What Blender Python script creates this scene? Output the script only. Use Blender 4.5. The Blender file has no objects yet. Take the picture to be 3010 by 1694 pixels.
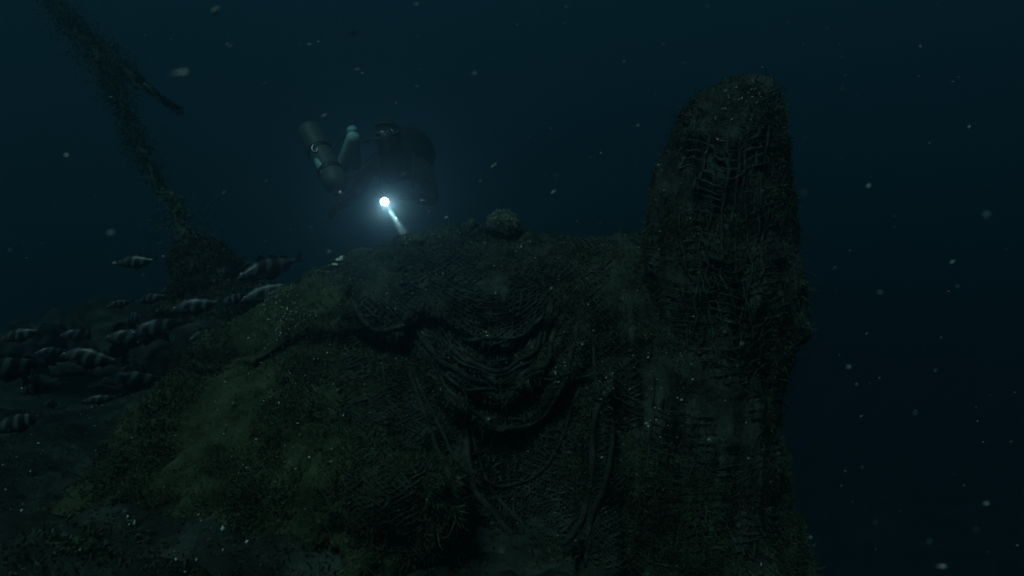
import bpy, bmesh, math, random
import numpy as np
from mathutils import Vector, Matrix, Euler
from mathutils.bvhtree import BVHTree
R = math.radians
random.seed(7); rng = np.random.default_rng(11)
sc = bpy.context.scene
COL = sc.collection

# ---------------------------------------------------------------- camera
CZ = 5.0                       # camera height above the sea floor
K = 1.535 / 3010.0             # metres per photo pixel at one metre
cd = bpy.data.cameras.new('camera'); cam = bpy.data.objects.new('camera', cd); COL.objects.link(cam)
cam.location = (0, 0, CZ); cam.rotation_euler = (R(90), 0, 0)
cd.sensor_width = 36; cd.lens = 36 / 1.535; cd.clip_start = 0.05; cd.clip_end = 500
cd.dof.use_dof = True; cd.dof.focus_distance = 3.6; cd.dof.aperture_fstop = 3.2
sc.camera = cam

# ---------------------------------------------------------------- water light (world), sun, exposure
w = bpy.data.worlds.new('World'); sc.world = w; w.use_nodes = True
nt = w.node_tree; N = nt.nodes; L = nt.links; N.clear()
tc = N.new('ShaderNodeTexCoord'); sep = N.new('ShaderNodeSeparateXYZ'); L.new(tc.outputs['Generated'], sep.inputs[0])
mr = N.new('ShaderNodeMapRange'); mr.inputs['From Min'].default_value = -1; mr.inputs['From Max'].default_value = 1
L.new(sep.outputs['Z'], mr.inputs['Value'])
cr = N.new('ShaderNodeValToRGB'); L.new(mr.outputs[0], cr.inputs[0])
el = cr.color_ramp.elements
stops = [(0.0, (.0001, .0012, .0024)), (0.40, (.0002, .0019, .0040)), (0.50, (.0002, .0022, .0052)), (0.57, (.0004, .0048, .0098)),
         (0.66, (.0016, .0110, .0178)), (0.78, (.0028, .0165, .0225)), (1.0, (.008, .055, .066))]
el[0].position, el[0].color = stops[0][0], (*stops[0][1], 1); el[1].position, el[1].color = stops[-1][0], (*stops[-1][1], 1)
for p, c in stops[1:-1]:
    e = el.new(p); e.color = (*c, 1)
bg = N.new('ShaderNodeBackground'); bg.inputs['Strength'].default_value = 1.0
L.new(cr.outputs[0], bg.inputs['Color'])
out = N.new('ShaderNodeOutputWorld'); L.new(bg.outputs[0], out.inputs['Surface'])

sd = bpy.data.lights.new('sun', 'SUN'); sun = bpy.data.objects.new('sun', sd); COL.objects.link(sun)
sd.energy = 1.1; sd.angle = R(12); sd.color = (0.56, 1.0, 0.93)
sun.rotation_euler = Vector((0.27, 0.55, -0.79)).to_track_quat('-Z', 'Y').to_euler()
sun.location = (-3, -5, 14)

sc.view_settings.view_transform = 'Standard'; sc.view_settings.look = 'None'
sc.view_settings.exposure = 0; sc.view_settings.gamma = 1
sc.cycles.use_denoising = True
sc.cycles.max_bounces = 4; sc.cycles.diffuse_bounces = 2; sc.cycles.volume_bounces = 1

# ---------------------------------------------------------------- helpers
def P(px, py, D):
    """point seen at photo pixel px,py at distance D in front"""
    return Vector(((px - 1505) * K * D, D, CZ + (847 - py) * K * D))

def tag(o, label=None, cat=None, group=None, kind=None):
    if label: o['label'] = label
    if cat: o['category'] = cat
    if group: o['group'] = group
    if kind: o['kind'] = kind
    return o

def mk(name, V, F, mat=None, parent=None, smooth=True):
    me = bpy.data.meshes.new(name)
    V = np.asarray(V, dtype=np.float32).reshape(-1, 3)
    if isinstance(F, np.ndarray):
        n, m = F.shape
        me.vertices.add(len(V)); me.vertices.foreach_set('co', V.ravel())
        me.loops.add(n * m); me.loops.foreach_set('vertex_index', F.astype(np.int32).ravel())
        me.polygons.add(n); me.polygons.foreach_set('loop_start', np.arange(0, n * m, m, dtype=np.int32))
        me.update(calc_edges=True); me.validate()
    else:
        me.from_pydata([tuple(v) for v in V], [], F); me.update()
    if smooth and len(me.polygons): me.polygons.foreach_set('use_smooth', [True] * len(me.polygons))
    if mat: me.materials.append(mat)
    o = bpy.data.objects.new(name, me); COL.objects.link(o)
    if parent:
        o.parent = parent
    return o

def empty(name, loc=(0, 0, 0), rot=(0, 0, 0)):
    o = bpy.data.objects.new(name, None); COL.objects.link(o); o.location = loc; o.rotation_euler = rot; o.empty_display_size = .1
    return o

def adopt(o, root):
    """parent a mesh written in world coordinates to a root that stands elsewhere"""
    o.parent = root
    o.matrix_parent_inverse = Matrix.LocRotScale(root.location, root.rotation_euler, root.scale).inverted()
    return o

def hsh(ix, iy, iz, s):
    h = (ix * 374761393 + iy * 668265263 + iz * 2147483647 + s * 974634777) & 0xffffffff
    h = ((h ^ (h >> 13)) * 1274126177) & 0xffffffff
    h = ((h ^ (h >> 16)) * 2246822519) & 0xffffffff
    return ((h ^ (h >> 15)) & 0xffffff) / 8388607.5 - 1.0

def noise(p, s=0):
    p = np.asarray(p, dtype=np.float64); i = np.floor(p).astype(np.int64); f = p - i; u = f * f * (3 - 2 * f)
    r = 0
    for dx in (0, 1):
        wx = u[:, 0] if dx else 1 - u[:, 0]
        for dy in (0, 1):
            wy = u[:, 1] if dy else 1 - u[:, 1]
            for dz in (0, 1):
                wz = u[:, 2] if dz else 1 - u[:, 2]
                r = r + wx * wy * wz * hsh(i[:, 0] + dx, i[:, 1] + dy, i[:, 2] + dz, s)
    return r

def fbm(p, f=1.0, o=4, s=0, g=.5):
    r = 0; a = 1
    for k in range(o):
        r = r + a * noise(p * f, s + k); f *= 2.03; a *= g
    return r

def loft(rings, cap=True):
    n = len(rings[0]); V = [v for r_ in rings for v in r_]; F = []
    for i in range(len(rings) - 1):
        for j in range(n):
            a = i * n + j; b = i * n + (j + 1) % n
            F.append((a, b, b + n, a + n))
    if cap:
        F.append(tuple(range(n))[::-1]); F.append(tuple(range((len(rings) - 1) * n, len(rings) * n)))
    return V, F

def frames(pts):
    pts = [Vector(p) for p in pts]; T = []
    for i in range(len(pts)):
        t = pts[min(i + 1, len(pts) - 1)] - pts[max(i - 1, 0)]
        T.append(t.normalized() if t.length > 1e-9 else Vector((0, 0, 1)))
    up = Vector((0, 0, 1)) if abs(T[0].z) < .9 else Vector((1, 0, 0))
    A = []; a = (up - T[0] * up.dot(T[0])).normalized()
    for t in T:
        a = (a - t * a.dot(t)); a = a.normalized() if a.length > 1e-6 else t.orthogonal().normalized()
        A.append((a.copy(), t.cross(a)))
    return pts, T, A

def tube(pts, rad, n=8, cap=True, flat=1.0):
    pts, T, A = frames(pts); rings = []
    for i, p in enumerate(pts):
        r = rad[i] if hasattr(rad, '__len__') else rad
        a, b = A[i]
        rings.append([p + a * math.cos(2 * math.pi * j / n) * r + b * math.sin(2 * math.pi * j / n) * r * flat for j in range(n)])
    return loft(rings, cap)

def merge(lst):
    V = []; F = []
    for v, f in lst:
        o = len(V); V += list(v); F += [tuple(i + o for i in q) for q in f]
    return V, F

def spline(pts, n=8):
    pts = [Vector(p) for p in pts]; o = []
    for i in range(len(pts) - 1):
        p0 = pts[max(i - 1, 0)]; p1 = pts[i]; p2 = pts[i + 1]; p3 = pts[min(i + 2, len(pts) - 1)]
        for k in range(n):
            t = k / n
            o.append(.5 * ((2 * p1) + (p2 - p0) * t + (2 * p0 - 5 * p1 + 4 * p2 - p3) * t * t + (3 * p1 - p0 - 3 * p2 + p3) * t ** 3))
    o.append(pts[-1]); return o

def ell(c, r, nu=16, nv=10, M=None):
    V = []; F = []
    for i in range(nv + 1):
        th = math.pi * i / nv
        for j in range(nu):
            ph = 2 * math.pi * j / nu
            v = Vector((r[0] * math.sin(th) * math.cos(ph), r[1] * math.sin(th) * math.sin(ph), r[2] * math.cos(th)))
            if M: v = M @ v
            V.append(v + Vector(c))
    for i in range(nv):
        for j in range(nu):
            a = i * nu + j; b = i * nu + (j + 1) % nu
            F.append((a, a + nu, b + nu, b))
    return V, F

# ---------------------------------------------------------------- materials
def mat(name, c1, c2=None, c3=None, scale=6, rough=.9, bump=.0, bscale=60, spec=.1, metal=0, coords='Object', trans=0):
    m = bpy.data.materials.new(name); m.use_nodes = True; n = m.node_tree.nodes; l = m.node_tree.links
    b = n['Principled BSDF']; b.inputs['Roughness'].default_value = rough; b.inputs['Metallic'].default_value = metal
    b.inputs['Specular IOR Level'].default_value = spec
    t = n.new('ShaderNodeTexCoord')
    if c2:
        ns = n.new('ShaderNodeTexNoise'); ns.inputs['Scale'].default_value = scale; ns.inputs['Detail'].default_value = 9; ns.inputs['Roughness'].default_value = .68
        l.new(t.outputs[coords], ns.inputs['Vector'])
        r = n.new('ShaderNodeValToRGB'); e = r.color_ramp.elements
        e[0].position = .33; e[0].color = (*c1, 1); e[1].position = .66; e[1].color = (*(c3 or c2), 1)
        if c3:
            k = e.new(.5); k.color = (*c2, 1)
        l.new(ns.outputs['Fac'], r.inputs[0]); l.new(r.outputs[0], b.inputs['Base Color'])
    else:
        b.inputs['Base Color'].default_value = (*c1, 1)
    if bump:
        n2 = n.new('ShaderNodeTexNoise'); n2.inputs['Scale'].default_value = bscale; n2.inputs['Detail'].default_value = 8; n2.inputs['Roughness'].default_value = .7
        l.new(t.outputs[coords], n2.inputs['Vector'])
        bp = n.new('ShaderNodeBump'); bp.inputs['Strength'].default_value = bump; bp.inputs['Distance'].default_value = .02
        l.new(n2.outputs['Fac'], bp.inputs['Height']); l.new(bp.outputs[0], b.inputs['Normal'])
    return m

M_wall = mat('silted_wreck', (.018, .021, .015), (.048, .055, .040), (.092, .106, .082), scale=7, bump=.9, bscale=45)
M_mound = mat('algae_turf', (.022, .024, .011), (.058, .068, .032), (.105, .120, .066), scale=5, bump=.9, bscale=40)
M_deck = mat('silted_deck', (.008, .009, .006), (.026, .032, .024), (.075, .090, .074), scale=2.6, bump=.9, bscale=30)
M_sea = mat('seabed_silt', (.010, .022, .028), (.022, .040, .048), scale=1.2, bump=.5, bscale=10)
M_net = mat('overgrown_twine', (.013, .015, .010), (.042, .048, .034), (.090, .102, .076), scale=9, bump=.6, bscale=120)
M_rope = mat('old_rope', (.012, .015, .010), (.045, .052, .038), (.09, .10, .08), scale=14, bump=.8, bscale=90)
M_turf = mat('turf_blades', (.013, .018, .008), (.048, .060, .029), (.105, .125, .072), scale=4)
M_alga = mat('dark_algae', (.016, .024, .014), (.050, .065, .040), (.095, .115, .075), scale=4)
M_shell = mat('shell', (.40, .40, .34), (.80, .80, .72), scale=9, rough=.6, spec=.3)
M_snow = mat('marine_snow', (.20, .21, .20), (.65, .66, .62), (.96, .96, .92), scale=5, rough=.8)
M_lump = mat('crusted_lump', (.03, .037, .022), (.08, .09, .06), (.16, .17, .13), scale=16, bump=.9, bscale=70)
M_iron = mat('crusted_iron', (.012, .014, .011), (.038, .045, .038), (.075, .088, .075), scale=6, bump=.8, bscale=35)
M_suit = mat('black_drysuit', (.006, .007, .008), (.010, .011, .012), scale=5, rough=.75, bump=.2, bscale=30)
M_rubber = mat('black_rubber', (.012, .013, .014), rough=.5, spec=.3)
M_tank = mat('painted_cylinder', (.026, .054, .056), (.046, .080, .080), scale=8, rough=.55, spec=.25)
M_bottle = mat('white_bottle', (.15, .33, .33), (.22, .42, .41), scale=8, rough=.5, spec=.3)
M_chrome = mat('worn_chrome', (.5, .5, .5), rough=.35, metal=.9, spec=.5)
M_skin = mat('pale_skin', (.16, .11, .09), rough=.6)
M_lens = mat('dark_mask_glass', (.01, .015, .02), rough=.35, spec=.4)
M_eye = mat('fish_eye', (.004, .004, .004), rough=.15, spec=.7)
M_iris = mat('fish_iris', (.35, .33, .25), rough=.3, spec=.5)
M_fin = mat('fish_fin', (.014, .014, .011), (.03, .03, .025), scale=20, rough=.6)

# ---------------------------------------------------------------- haze: the green-blue water itself
def build_haze():
    x0, x1, y0, y1, z0, z1 = -40, 40, -25, 45, -3.2, 11
    V = [(x, y, z) for z in (z0, z1) for x, y in ((x0, y0), (x1, y0), (x1, y1), (x0, y1))]
    F = [(3, 2, 1, 0), (4, 5, 6, 7), (0, 1, 5, 4), (1, 2, 6, 5), (2, 3, 7, 6), (3, 0, 4, 7)]
    o = mk('haze', V, F, None, smooth=False)
    m = bpy.data.materials.new('water_haze'); m.use_nodes = True; n = m.node_tree.nodes; n.clear()
    v = n.new('ShaderNodeVolumePrincipled'); v.inputs['Color'].default_value = (.25, .56, .73, 1)
    v.inputs['Density'].default_value = 0.078; v.inputs['Anisotropy'].default_value = .82
    mo = n.new('ShaderNodeOutputMaterial'); m.node_tree.links.new(v.outputs[0], mo.inputs['Volume'])
    o.data.materials.append(m); tag(o, 'dark blue-green murky sea water filling the whole view', kind='stuff')
build_haze()

# ---------------------------------------------------------------- sea floor and wreck deck
def grid(xs, ys, hf):
    X, Y = np.meshgrid(xs, ys); X = X.ravel(); Y = Y.ravel(); Z = hf(X, Y)
    nx, ny = len(xs), len(ys); i = np.arange((ny - 1) * (nx - 1)); r_ = i // (nx - 1); c = i % (nx - 1); a = r_ * nx + c
    return np.stack([X, Y, Z], 1), np.stack([a, a + 1, a + nx + 1, a + nx], 1)

def sea_h(x, y):
    p = np.stack([x, y, x * 0], 1); return -1.2 + .35 * fbm(p, .25, 5, 3)
V, F = grid(np.linspace(-39, 39, 160), np.linspace(-24, 44, 150), sea_h)
tag(mk('seabed', V, F, M_sea), kind='structure')

def deck_h(x, y):
    p = np.stack([x, y, x * 0], 1)
    z = CZ - 1.12 + .10 * fbm(p, .8, 3, 5) + .055 * fbm(p * np.array([1, 1.6, 1]), 3.2, 5, 9, .6)
    z += .16 * np.clip(fbm(p, 1.5, 2, 21) - .35, 0, 1)
    z += .10 * np.exp(-((x + 4.0) / 2.2) ** 2 - ((y - 8.2) / 1.1) ** 2) + .25 * np.exp(-((x + 1.5) / .8) ** 2 - ((y - 2.0) / .6) ** 2)
    z += .34 * np.clip((x + 2.6) / 2.2, 0, 1) * np.clip((4.2 - y) / 1.2, 0, 1) * .5
    return z
V, F = grid(np.concatenate([np.linspace(-12, -4.2, 150), np.linspace(-4.17, .2, 260)]),
            np.concatenate([np.linspace(.4, 6, 300), np.linspace(6.03, 12, 150)]), deck_h)
deck = tag(mk('deck', V, F, M_deck), kind='structure')
bvh_deck = BVHTree.FromPolygons([Vector(v) for v in V.tolist()], [tuple(f) for f in F.tolist()])

# hull under the deck and the net wall
def hull():
    prof = [(-12.2, 3.72), (-12.4, 3.0), (-12.2, .3), (-11.6, -.5)]
    V = []; F = []
    xs = [-12.2, -9, -6, -3, -1, .6, 1.25]; yb = [.45, .42, .40, .45, .9, 2.75, 2.9]
    for x, y in zip(xs, yb): V += [(x, y, CZ - 1.45), (x + .02, y - .12, CZ - 2.6), (x + .05, y + .25, -1.6)]
    for x, y in zip(xs[::-1], [11.9, 12, 12.1, 12, 11.9, 8, 5.6][::-1]): V += [(x, y, CZ - 1.45), (x, y + .15, CZ - 2.6), (x, y - .2, -1.6)]
    n = len(V) // 3
    for i in range(n):
        j = (i + 1) % n
        for k in (0, 1): F.append((3 * i + k, 3 * i + k + 1, 3 * j + k + 1, 3 * j + k))
    F.append(tuple(3 * i for i in range(n)))
    return tag(mk('hull', V, F, M_deck, smooth=False), kind='structure')
hull()

# ---------------------------------------------------------------- the net covered superstructure: ridge + upright
def lerp(a, b, t): return a + (b - a) * t
def sm(t): t = min(max(t, 0), 1); return t * t * (3 - 2 * t)
ridge_x = [-2.6, -2.2, -1.83, -1.56, -1.2, -.98, -.79, -.59, -.3, -.05, .2, .38, .67, .8, .95, 1.08]
ridge_z = [-1.30, -.95, -.50, -.16, .09, .20, .27, .31, .34, .33, .29, .26, .27, .28, .1, -.3]
def section(x, zc):
    t = sm((x + .95) / .75)
    A = [(3.85, zc), (3.4, zc - .14), (2.95, min(-.40, zc - .35)), (2.55, min(-.72, zc - .5)), (2.15, min(-1.0, zc - .7)), (1.95, -1.25), (1.9, -2)]
    B = [(3.85, zc), (3.45, zc - .10), (3.17, zc - .36), (2.95, -.42), (2.82, -.80), (2.74, -1.25), (2.74, -2)]
    pts = [(lerp(a[0], b[0], t), lerp(a[1], b[1], t)) for a, b in zip(A, B)]
    pts += [(4.9, -2), (4.9, -1.3), (4.4, zc - .25), (4.1, zc - .04)]
    return [Vector((x, y, CZ + max(z, -2) if z > -2 else CZ - 2)) for y, z in pts]
parts = [loft([section(x, z) for x, z in zip(ridge_x, ridge_z)])]
DP = 3.35
pil = [(236, 2205, 25), (243, 2196, 58), (256, 2186, 86), (280, 2176, 112), (320, 2163, 140), (370, 2150, 162), (430, 2138, 180), (520, 2124, 198), (600, 2120, 212), (700, 2114, 230), (850, 2120, 246), (980, 2112, 248), (1100, 2085, 228), (1200, 2065, 210),
       (1320, 2060, 214), (1500, 2090, 236), (1694, 2125, 268), (2000, 2150, 300)]
rings = []
for py, cx, hw in pil:
    c = P(cx, py, DP); r = hw * K * DP
    rings.append([c + Vector((r * math.cos(a), .02 + max(.10, r * .8) * math.sin(a), 0)) for a in [2 * math.pi * j / 24 for j in range(24)]])
parts.append(loft(rings[::-1]))
parts.append(ell(P(1120, 1500, 2.5), (.30, .3, .22)))
V, F = merge(parts)
tmp = mk('tmp', V, F, None)
tm_ = tmp.modifiers.new('r', 'REMESH'); tm_.mode = 'VOXEL'; tm_.voxel_size = .019
dg = bpy.context.evaluated_depsgraph_get(); ev = tmp.evaluated_get(dg); me = ev.to_mesh()
nv = len(me.vertices); V = np.empty(nv * 3, np.float32); me.vertices.foreach_get('co', V); V = V.reshape(-1, 3).astype(np.float64)
NR = np.empty(nv * 3, np.float32); me.vertices.foreach_get('normal', NR); NR = NR.reshape(-1, 3).astype(np.float64)
FQ = np.array([tuple(p.vertices) for p in me.polygons if len(p.vertices) == 4])
ev.to_mesh_clear(); bpy.data.objects.remove(tmp)
# relax the voxel steps
e = np.concatenate([FQ[:, [0, 1]], FQ[:, [1, 2]], FQ[:, [2, 3]], FQ[:, [3, 0]]])
deg = np.bincount(e.ravel(), minlength=nv)[:, None]
for _ in range(5):
    S = np.zeros_like(V)
    for k in range(3):
        S[:, k] = np.bincount(e[:, 0], V[e[:, 1], k], nv) + np.bincount(e[:, 1], V[e[:, 0], k], nv)
    V = V * .4 + .6 * S / np.maximum(deg, 1)

def proj(V):
    D = np.maximum(V[:, 1], .2)
    return 1505 + V[:, 0] / (K * D), 847 - (V[:, 2] - CZ) / (K * D)

# folds and swags of the hanging net, as lines on the wall: (points, width, rise in metres)
swags = {
 'a': [(1250, 905), (1300, 985), (1360, 1055), (1440, 1092), (1510, 1082), (1560, 1038), (1600, 965), (1628, 890)],
 'b': [(1200, 930), (1290, 1060), (1370, 1122), (1455, 1142), (1535, 1122), (1600, 1060), (1650, 960), (1665, 880)],
 'c': [(1290, 925), (1350, 978), (1430, 1003), (1520, 988), (1600, 930)],
 'd': [(1040, 895), (1080, 943), (1150, 970), (1205, 945), (1245, 900)],
 'e': [(1350, 1180), (1375, 1370), (1450, 1530), (1580, 1620), (1680, 1580), (1725, 1420), (1745, 1180)],
}
def sp2(pts, n=6):
    return np.array([(v.x, v.y) for v in spline([(a, b, 0) for a, b in pts], n)])
def dist_curve(px, py, c):
    d = np.full(len(px), 1e9)
    for i in range(len(c) - 1):
        a = c[i]; b = c[i + 1]; ab = b - a; t = np.clip(((px - a[0]) * ab[0] + (py - a[1]) * ab[1]) / (ab @ ab), 0, 1)
        d = np.minimum(d, np.hypot(px - a[0] - t * ab[0], py - a[1] - t * ab[1]))
    return d
off = lambda pts, dx, dy: [(a + dx, b + dy) for a, b in pts]
folds = [(swags['a'], 15, .055), (off(swags['a'], 0, 26), 12, -.06), (swags['b'], 22, .075), (off(swags['b'], 4, 38), 18, -.055),
         (swags['c'], 20, .06), (off(swags['c'], 0, 24), 14, -.09), (swags['d'], 20, .06), (off(swags['d'], -4, 28), 20, -.12),
         (swags['e'], 36, .12), (off(swags['e'], 0, 62), 24, -.06),
         ([(1215, 985), (1290, 1120), (1380, 1215), (1480, 1255), (1590, 1215), (1670, 1090), (1715, 900)], 20, .05), ([(1225, 1030), (1290, 1165), (1380, 1262), (1480, 1304), (1590, 1262), (1680, 1130)], 16, -.045),
         ([(1300, 1010), (1400, 1068), (1470, 1075), (1560, 1030)], 12, -.04), ([(1640, 1600), (1720, 1500), (1760, 1300), (1768, 1100)], 14, -.06),
         ([(1000, 850), (1030, 930), (1090, 1000), (1180, 1015), (1250, 960)], 16, -.09), ([(1010, 790), (1005, 850), (1040, 900)], 16, .05), ([(1045, 890), (1075, 835), (1112, 790), (1190, 820), (1240, 870)], 9, -.03),
         ([(1300, 720), (1380, 760), (1450, 790), (1560, 790), (1640, 850), (1660, 900)], 12, -.03),
         ([(1180, 790), (1290, 780), (1400, 700), (1520, 720), (1620, 790)], 16, .03),
         ([(1772, 1130), (1785, 1350), (1790, 1680)], 42, .09), ([(1830, 1180), (1842, 1350), (1850, 1480), (1835, 1620)], 13, -.09),
         ([(1722, 1220), (1705, 1400), (1680, 1520)], 12, -.07), ([(1640, 1150), (1700, 1000), (1800, 760)], 40, .05),
         ([(1540, 1105), (1650, 1112), (1780, 1095)], 14, .03), ([(1540, 1128), (1650, 1136), (1780, 1120)], 12, -.03),
         ([(1185, 1010), (1250, 1160), (1330, 1270), (1360, 1480)], 22, -.06), ([(1230, 1010), (1330, 1160), (1420, 1230)], 20, .04),
         ([(560, 1150), (760, 1075), (900, 1035), (1090, 965)], 38, -.09), ([(560, 1105), (760, 1035), (900, 990), (1060, 930)], 22, .04),
         ([(1240, 1350), (1290, 1420), (1330, 1560), (1380, 1690)], 36, -.12), ([(1040, 760), (1020, 840), (1070, 930), (1190, 1050)], 16, -.05),
         ([(2150, 420), (2140, 700), (2160, 1000), (2150, 1300)], 26, .05), ([(2075, 480), (2060, 800), (2100, 1100)], 18, -.03),
         ([(2220, 350), (2235, 700), (2225, 1000)], 18, .035), ([(1905, 720), (1960, 1000), (1940, 1500)], 30, .05), ([(1930, 900), (2000, 1200), (1990, 1650)], 24, -.05)]
blobs = [(1130, 850, 95, 80, .12), (1440, 860, 180, 80, .13), (1250, 1150, 90, 120, -.06), (2150, 760, 70, 300, -.05), (2000, 900, 60, 200, .03), (1440, 1025, 120, 45, .05), (1555, 1340, 110, 170, -.16), (1060, 700, 60, 30, .04), (1480, 1560, 110, 60, .08),
         (2050, 340, 60, 60, .05), (1560, 700, 80, 30, .03), (1640, 730, 50, 30, -.04), (1320, 700, 90, 30, .04), (960, 1350, 130, 90, .08), (1190, 1450, 120, 90, .10), (820, 1250, 120, 60, .05)]
px, py = proj(V)
front = np.clip(-(NR[:, 1]) * 1.6 + NR[:, 2] * .3 + .5, 0, 1)
dsp = np.zeros(nv)
wob = np.stack([px * .006, py * .006, px * 0], 1); wx = px + 22 * fbm(wob, 1, 3, 71); wy = py + 22 * fbm(wob, 1, 3, 81)
for pts, wd, am in folds:
    d = dist_curve(wx, wy, sp2(pts)); dsp += am * np.exp(-(d / wd) ** 2)
for a, b, rx, ry, am in blobs:
    dsp += am * np.exp(-((px - a) / rx) ** 2 - ((py - b) / ry) ** 2)
# the net's own thickness: it hangs proud of the turf mound along a ragged edge
dsp += .075 / (1 + np.exp(-(wx - (1010 + .33 * (wy - 740))) / 9)) * np.clip((py - 700) / 60, 0, 1)
# long vertical creases in the hanging curtains
vc = np.stack([px * .018 + .6 * np.sin(py * .004), py * .0022, px * 0], 1)
curt = np.clip((px - 1620) / 150, 0, 1) * np.clip((py - 420) / 250, 0, 1)
dsp += .055 * curt * fbm(vc, 1, 3, 33)
view = np.array([0, 0, CZ]) - V; view /= np.linalg.norm(view, axis=1)[:, None]
V = V + view * (dsp * front)[:, None]
n1 = fbm(V, 3.2, 3, 40); n2 = fbm(V, 11, 4, 50, .62)
amp = .040 + .030 * (px < 1250)
rdg = 1 - np.abs(fbm(V, 6.5, 2, 57)) * 1.6
lowm = np.clip((py - 950) / 300, 0, 1) * (px < 1330)
V = V + NR * (n1 * amp + n2 * (.017 + .010 * lowm) + rdg * .035 * lowm)[:, None]
V[:, 2] -= 0
wallV, wallF = V, FQ
px, py = proj(V)
wreck = empty('shipwreck', (0, 3.6, CZ - 1.6))
tag(wreck, 'overgrown shipwreck ridge and tall upright post buried under old fishing net', 'shipwreck')
# faces sorted into turf mound (left) and netted superstructure
cen = V[FQ].mean(1); cpx, cpy = proj(cen)
edge = 1010 + .33 * (cpy - 740) + 60 * fbm(np.stack([cpx * .01, cpy * .01, cpx * 0], 1), 1, 3, 90)
isM = (cpx < edge)
def sub(mask, name, m):
    f = FQ[mask]; u, inv = np.unique(f, return_inverse=True)
    return adopt(mk(name, V[u], inv.reshape(-1, 4), m), wreck)
mound = sub(isM, 'turf_mound', M_mound); wall = sub(~isM, 'superstructure', M_wall)
bvh = BVHTree.FromPolygons([Vector(v) for v in V.tolist()], [tuple(f) for f in FQ.tolist()])
O = Vector((0, 0, CZ))
def hit(px, py, off=.012, tree=None):
    d = (P(px, py, 1) - O).normalized()
    co, n, i, ds = (tree or bvh).ray_cast(O, d, 30)
    if co is None: return None
    if n.dot(d) > 0: n = -n
    return co + (n * .7 - d * .3) * off, n

# ---------------------------------------------------------------- fishing net draped over it
net = empty('fishing_net', (.6, 2.9, CZ - 1.2))
tag(net, 'lost trawl net with swagged ropes hanging over the wreck ridge and the tall post', 'fishing net')
def strands(name, u0, u1, v0, v1, su, sv, warp, keep, r0=.0042, seed=0, dia=False, lift=.014):
    """lattice of twine laid on the wall: u along, v down, warp maps to the wall"""
    nu = int((u1 - u0) / su); nvv = int((v1 - v0) / sv); G = {}
    sub_ = 2
    def node(a, b):
        k = (round(a * sub_), round(b * sub_))
        if k not in G:
            u = u0 + a * su; v = v0 + b * sv
            x, y = warp(u, v)
            j = (hash((k, seed)) % 1000 / 1000 - .5)
            h = hit(x + 5 * j, y + 4 * ((hash((k, seed + 5)) % 1000) / 1000 - .5), lift)
            G[k] = h[0] if h else None
        return G[k]
    rr = random.Random(seed); VV = []; FF = []
    def strand(nodes):
        run = []
        def flush():
            if len(run) >= 3:
                rad = [r0 * rr.choice((.6, .8, 1, 1.1, 1.3, 2.2)) for _ in run]
                v, f = tube(run, rad, 4, False); o = len(VV); VV.extend(v); FF.extend([tuple(i + o for i in q) for q in f])
            run.clear()
        for (a, b) in nodes:
            p = node(a, b)
            if p is None or not keep(u0 + a * su, v0 + b * sv, rr) or (run and (p - run[-1]).length > .14): flush(); continue
            run.append(p)
        flush()
    st = 1 / sub_
    if dia:
        for s in range(-nvv, nu + 1):
            strand([(s + k * st, k * st) for k in range(nvv * sub_) if 0 <= s + k * st <= nu])
            strand([(s + nvv - k * st, k * st) for k in range(nvv * sub_) if 0 <= s + nvv - k * st <= nu])
    else:
        for a in range(nu + 1): strand([(a, k * st) for k in range(nvv * sub_)])
        for b in range(nvv + 1): strand([(k * st, b) for k in range(nu * sub_)])
    o = adopt(mk(name, VV, FF, M_net), net); o['kind'] = 'stuff'; return o
def nz(x, y, s, f=.008):
    return float(noise(np.array([[x * f, y * f, s * 1.7]]), s)[0])
# on the post
strands('netting', 1905, 2360, 270, 1660, 22, 24, lambda u, v: (u + 22 * math.sin(v * .007) + 30 * nz(u, v, 1, .006) + 7 * nz(u, v, 14, .03), v + 30 * math.sin((u - 1900) * .009) + 34 * nz(u, v, 2, .006) + 7 * nz(u, v, 15, .03)),
        lambda u, v, r_: nz(u, v, 3, .007) > -.5 and r_.random() > .02, seed=1, r0=.0028, lift=.011)
strands('netting', 2030, 2270, 400, 1090, 30, 27, lambda u, v: (u + 26 * math.sin(v * .008) + 24 * nz(u, v, 21, .008), v + 16 * math.sin((u - 1900) * .03) + 22 * nz(u, v, 22, .008)),
        lambda u, v, r_: nz(u, v, 23, .009) > -.35 and r_.random() > .04, seed=9, r0=.0050, lift=.024)
# on the ridge top and front
strands('netting', 1010, 1900, 690, 1660, 21, 16, lambda u, v: (u + 34 * nz(u, v, 4, .006) + 8 * nz(u, v, 16, .03), v + 24 * math.sin(u * .011) + 34 * nz(u, v, 5, .006) + 8 * nz(u, v, 17, .03)),
        lambda u, v, r_: nz(u, v, 6, .007) > -.42 and r_.random() > .07, seed=2, dia=True, r0=.0025, lift=.010)
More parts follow.
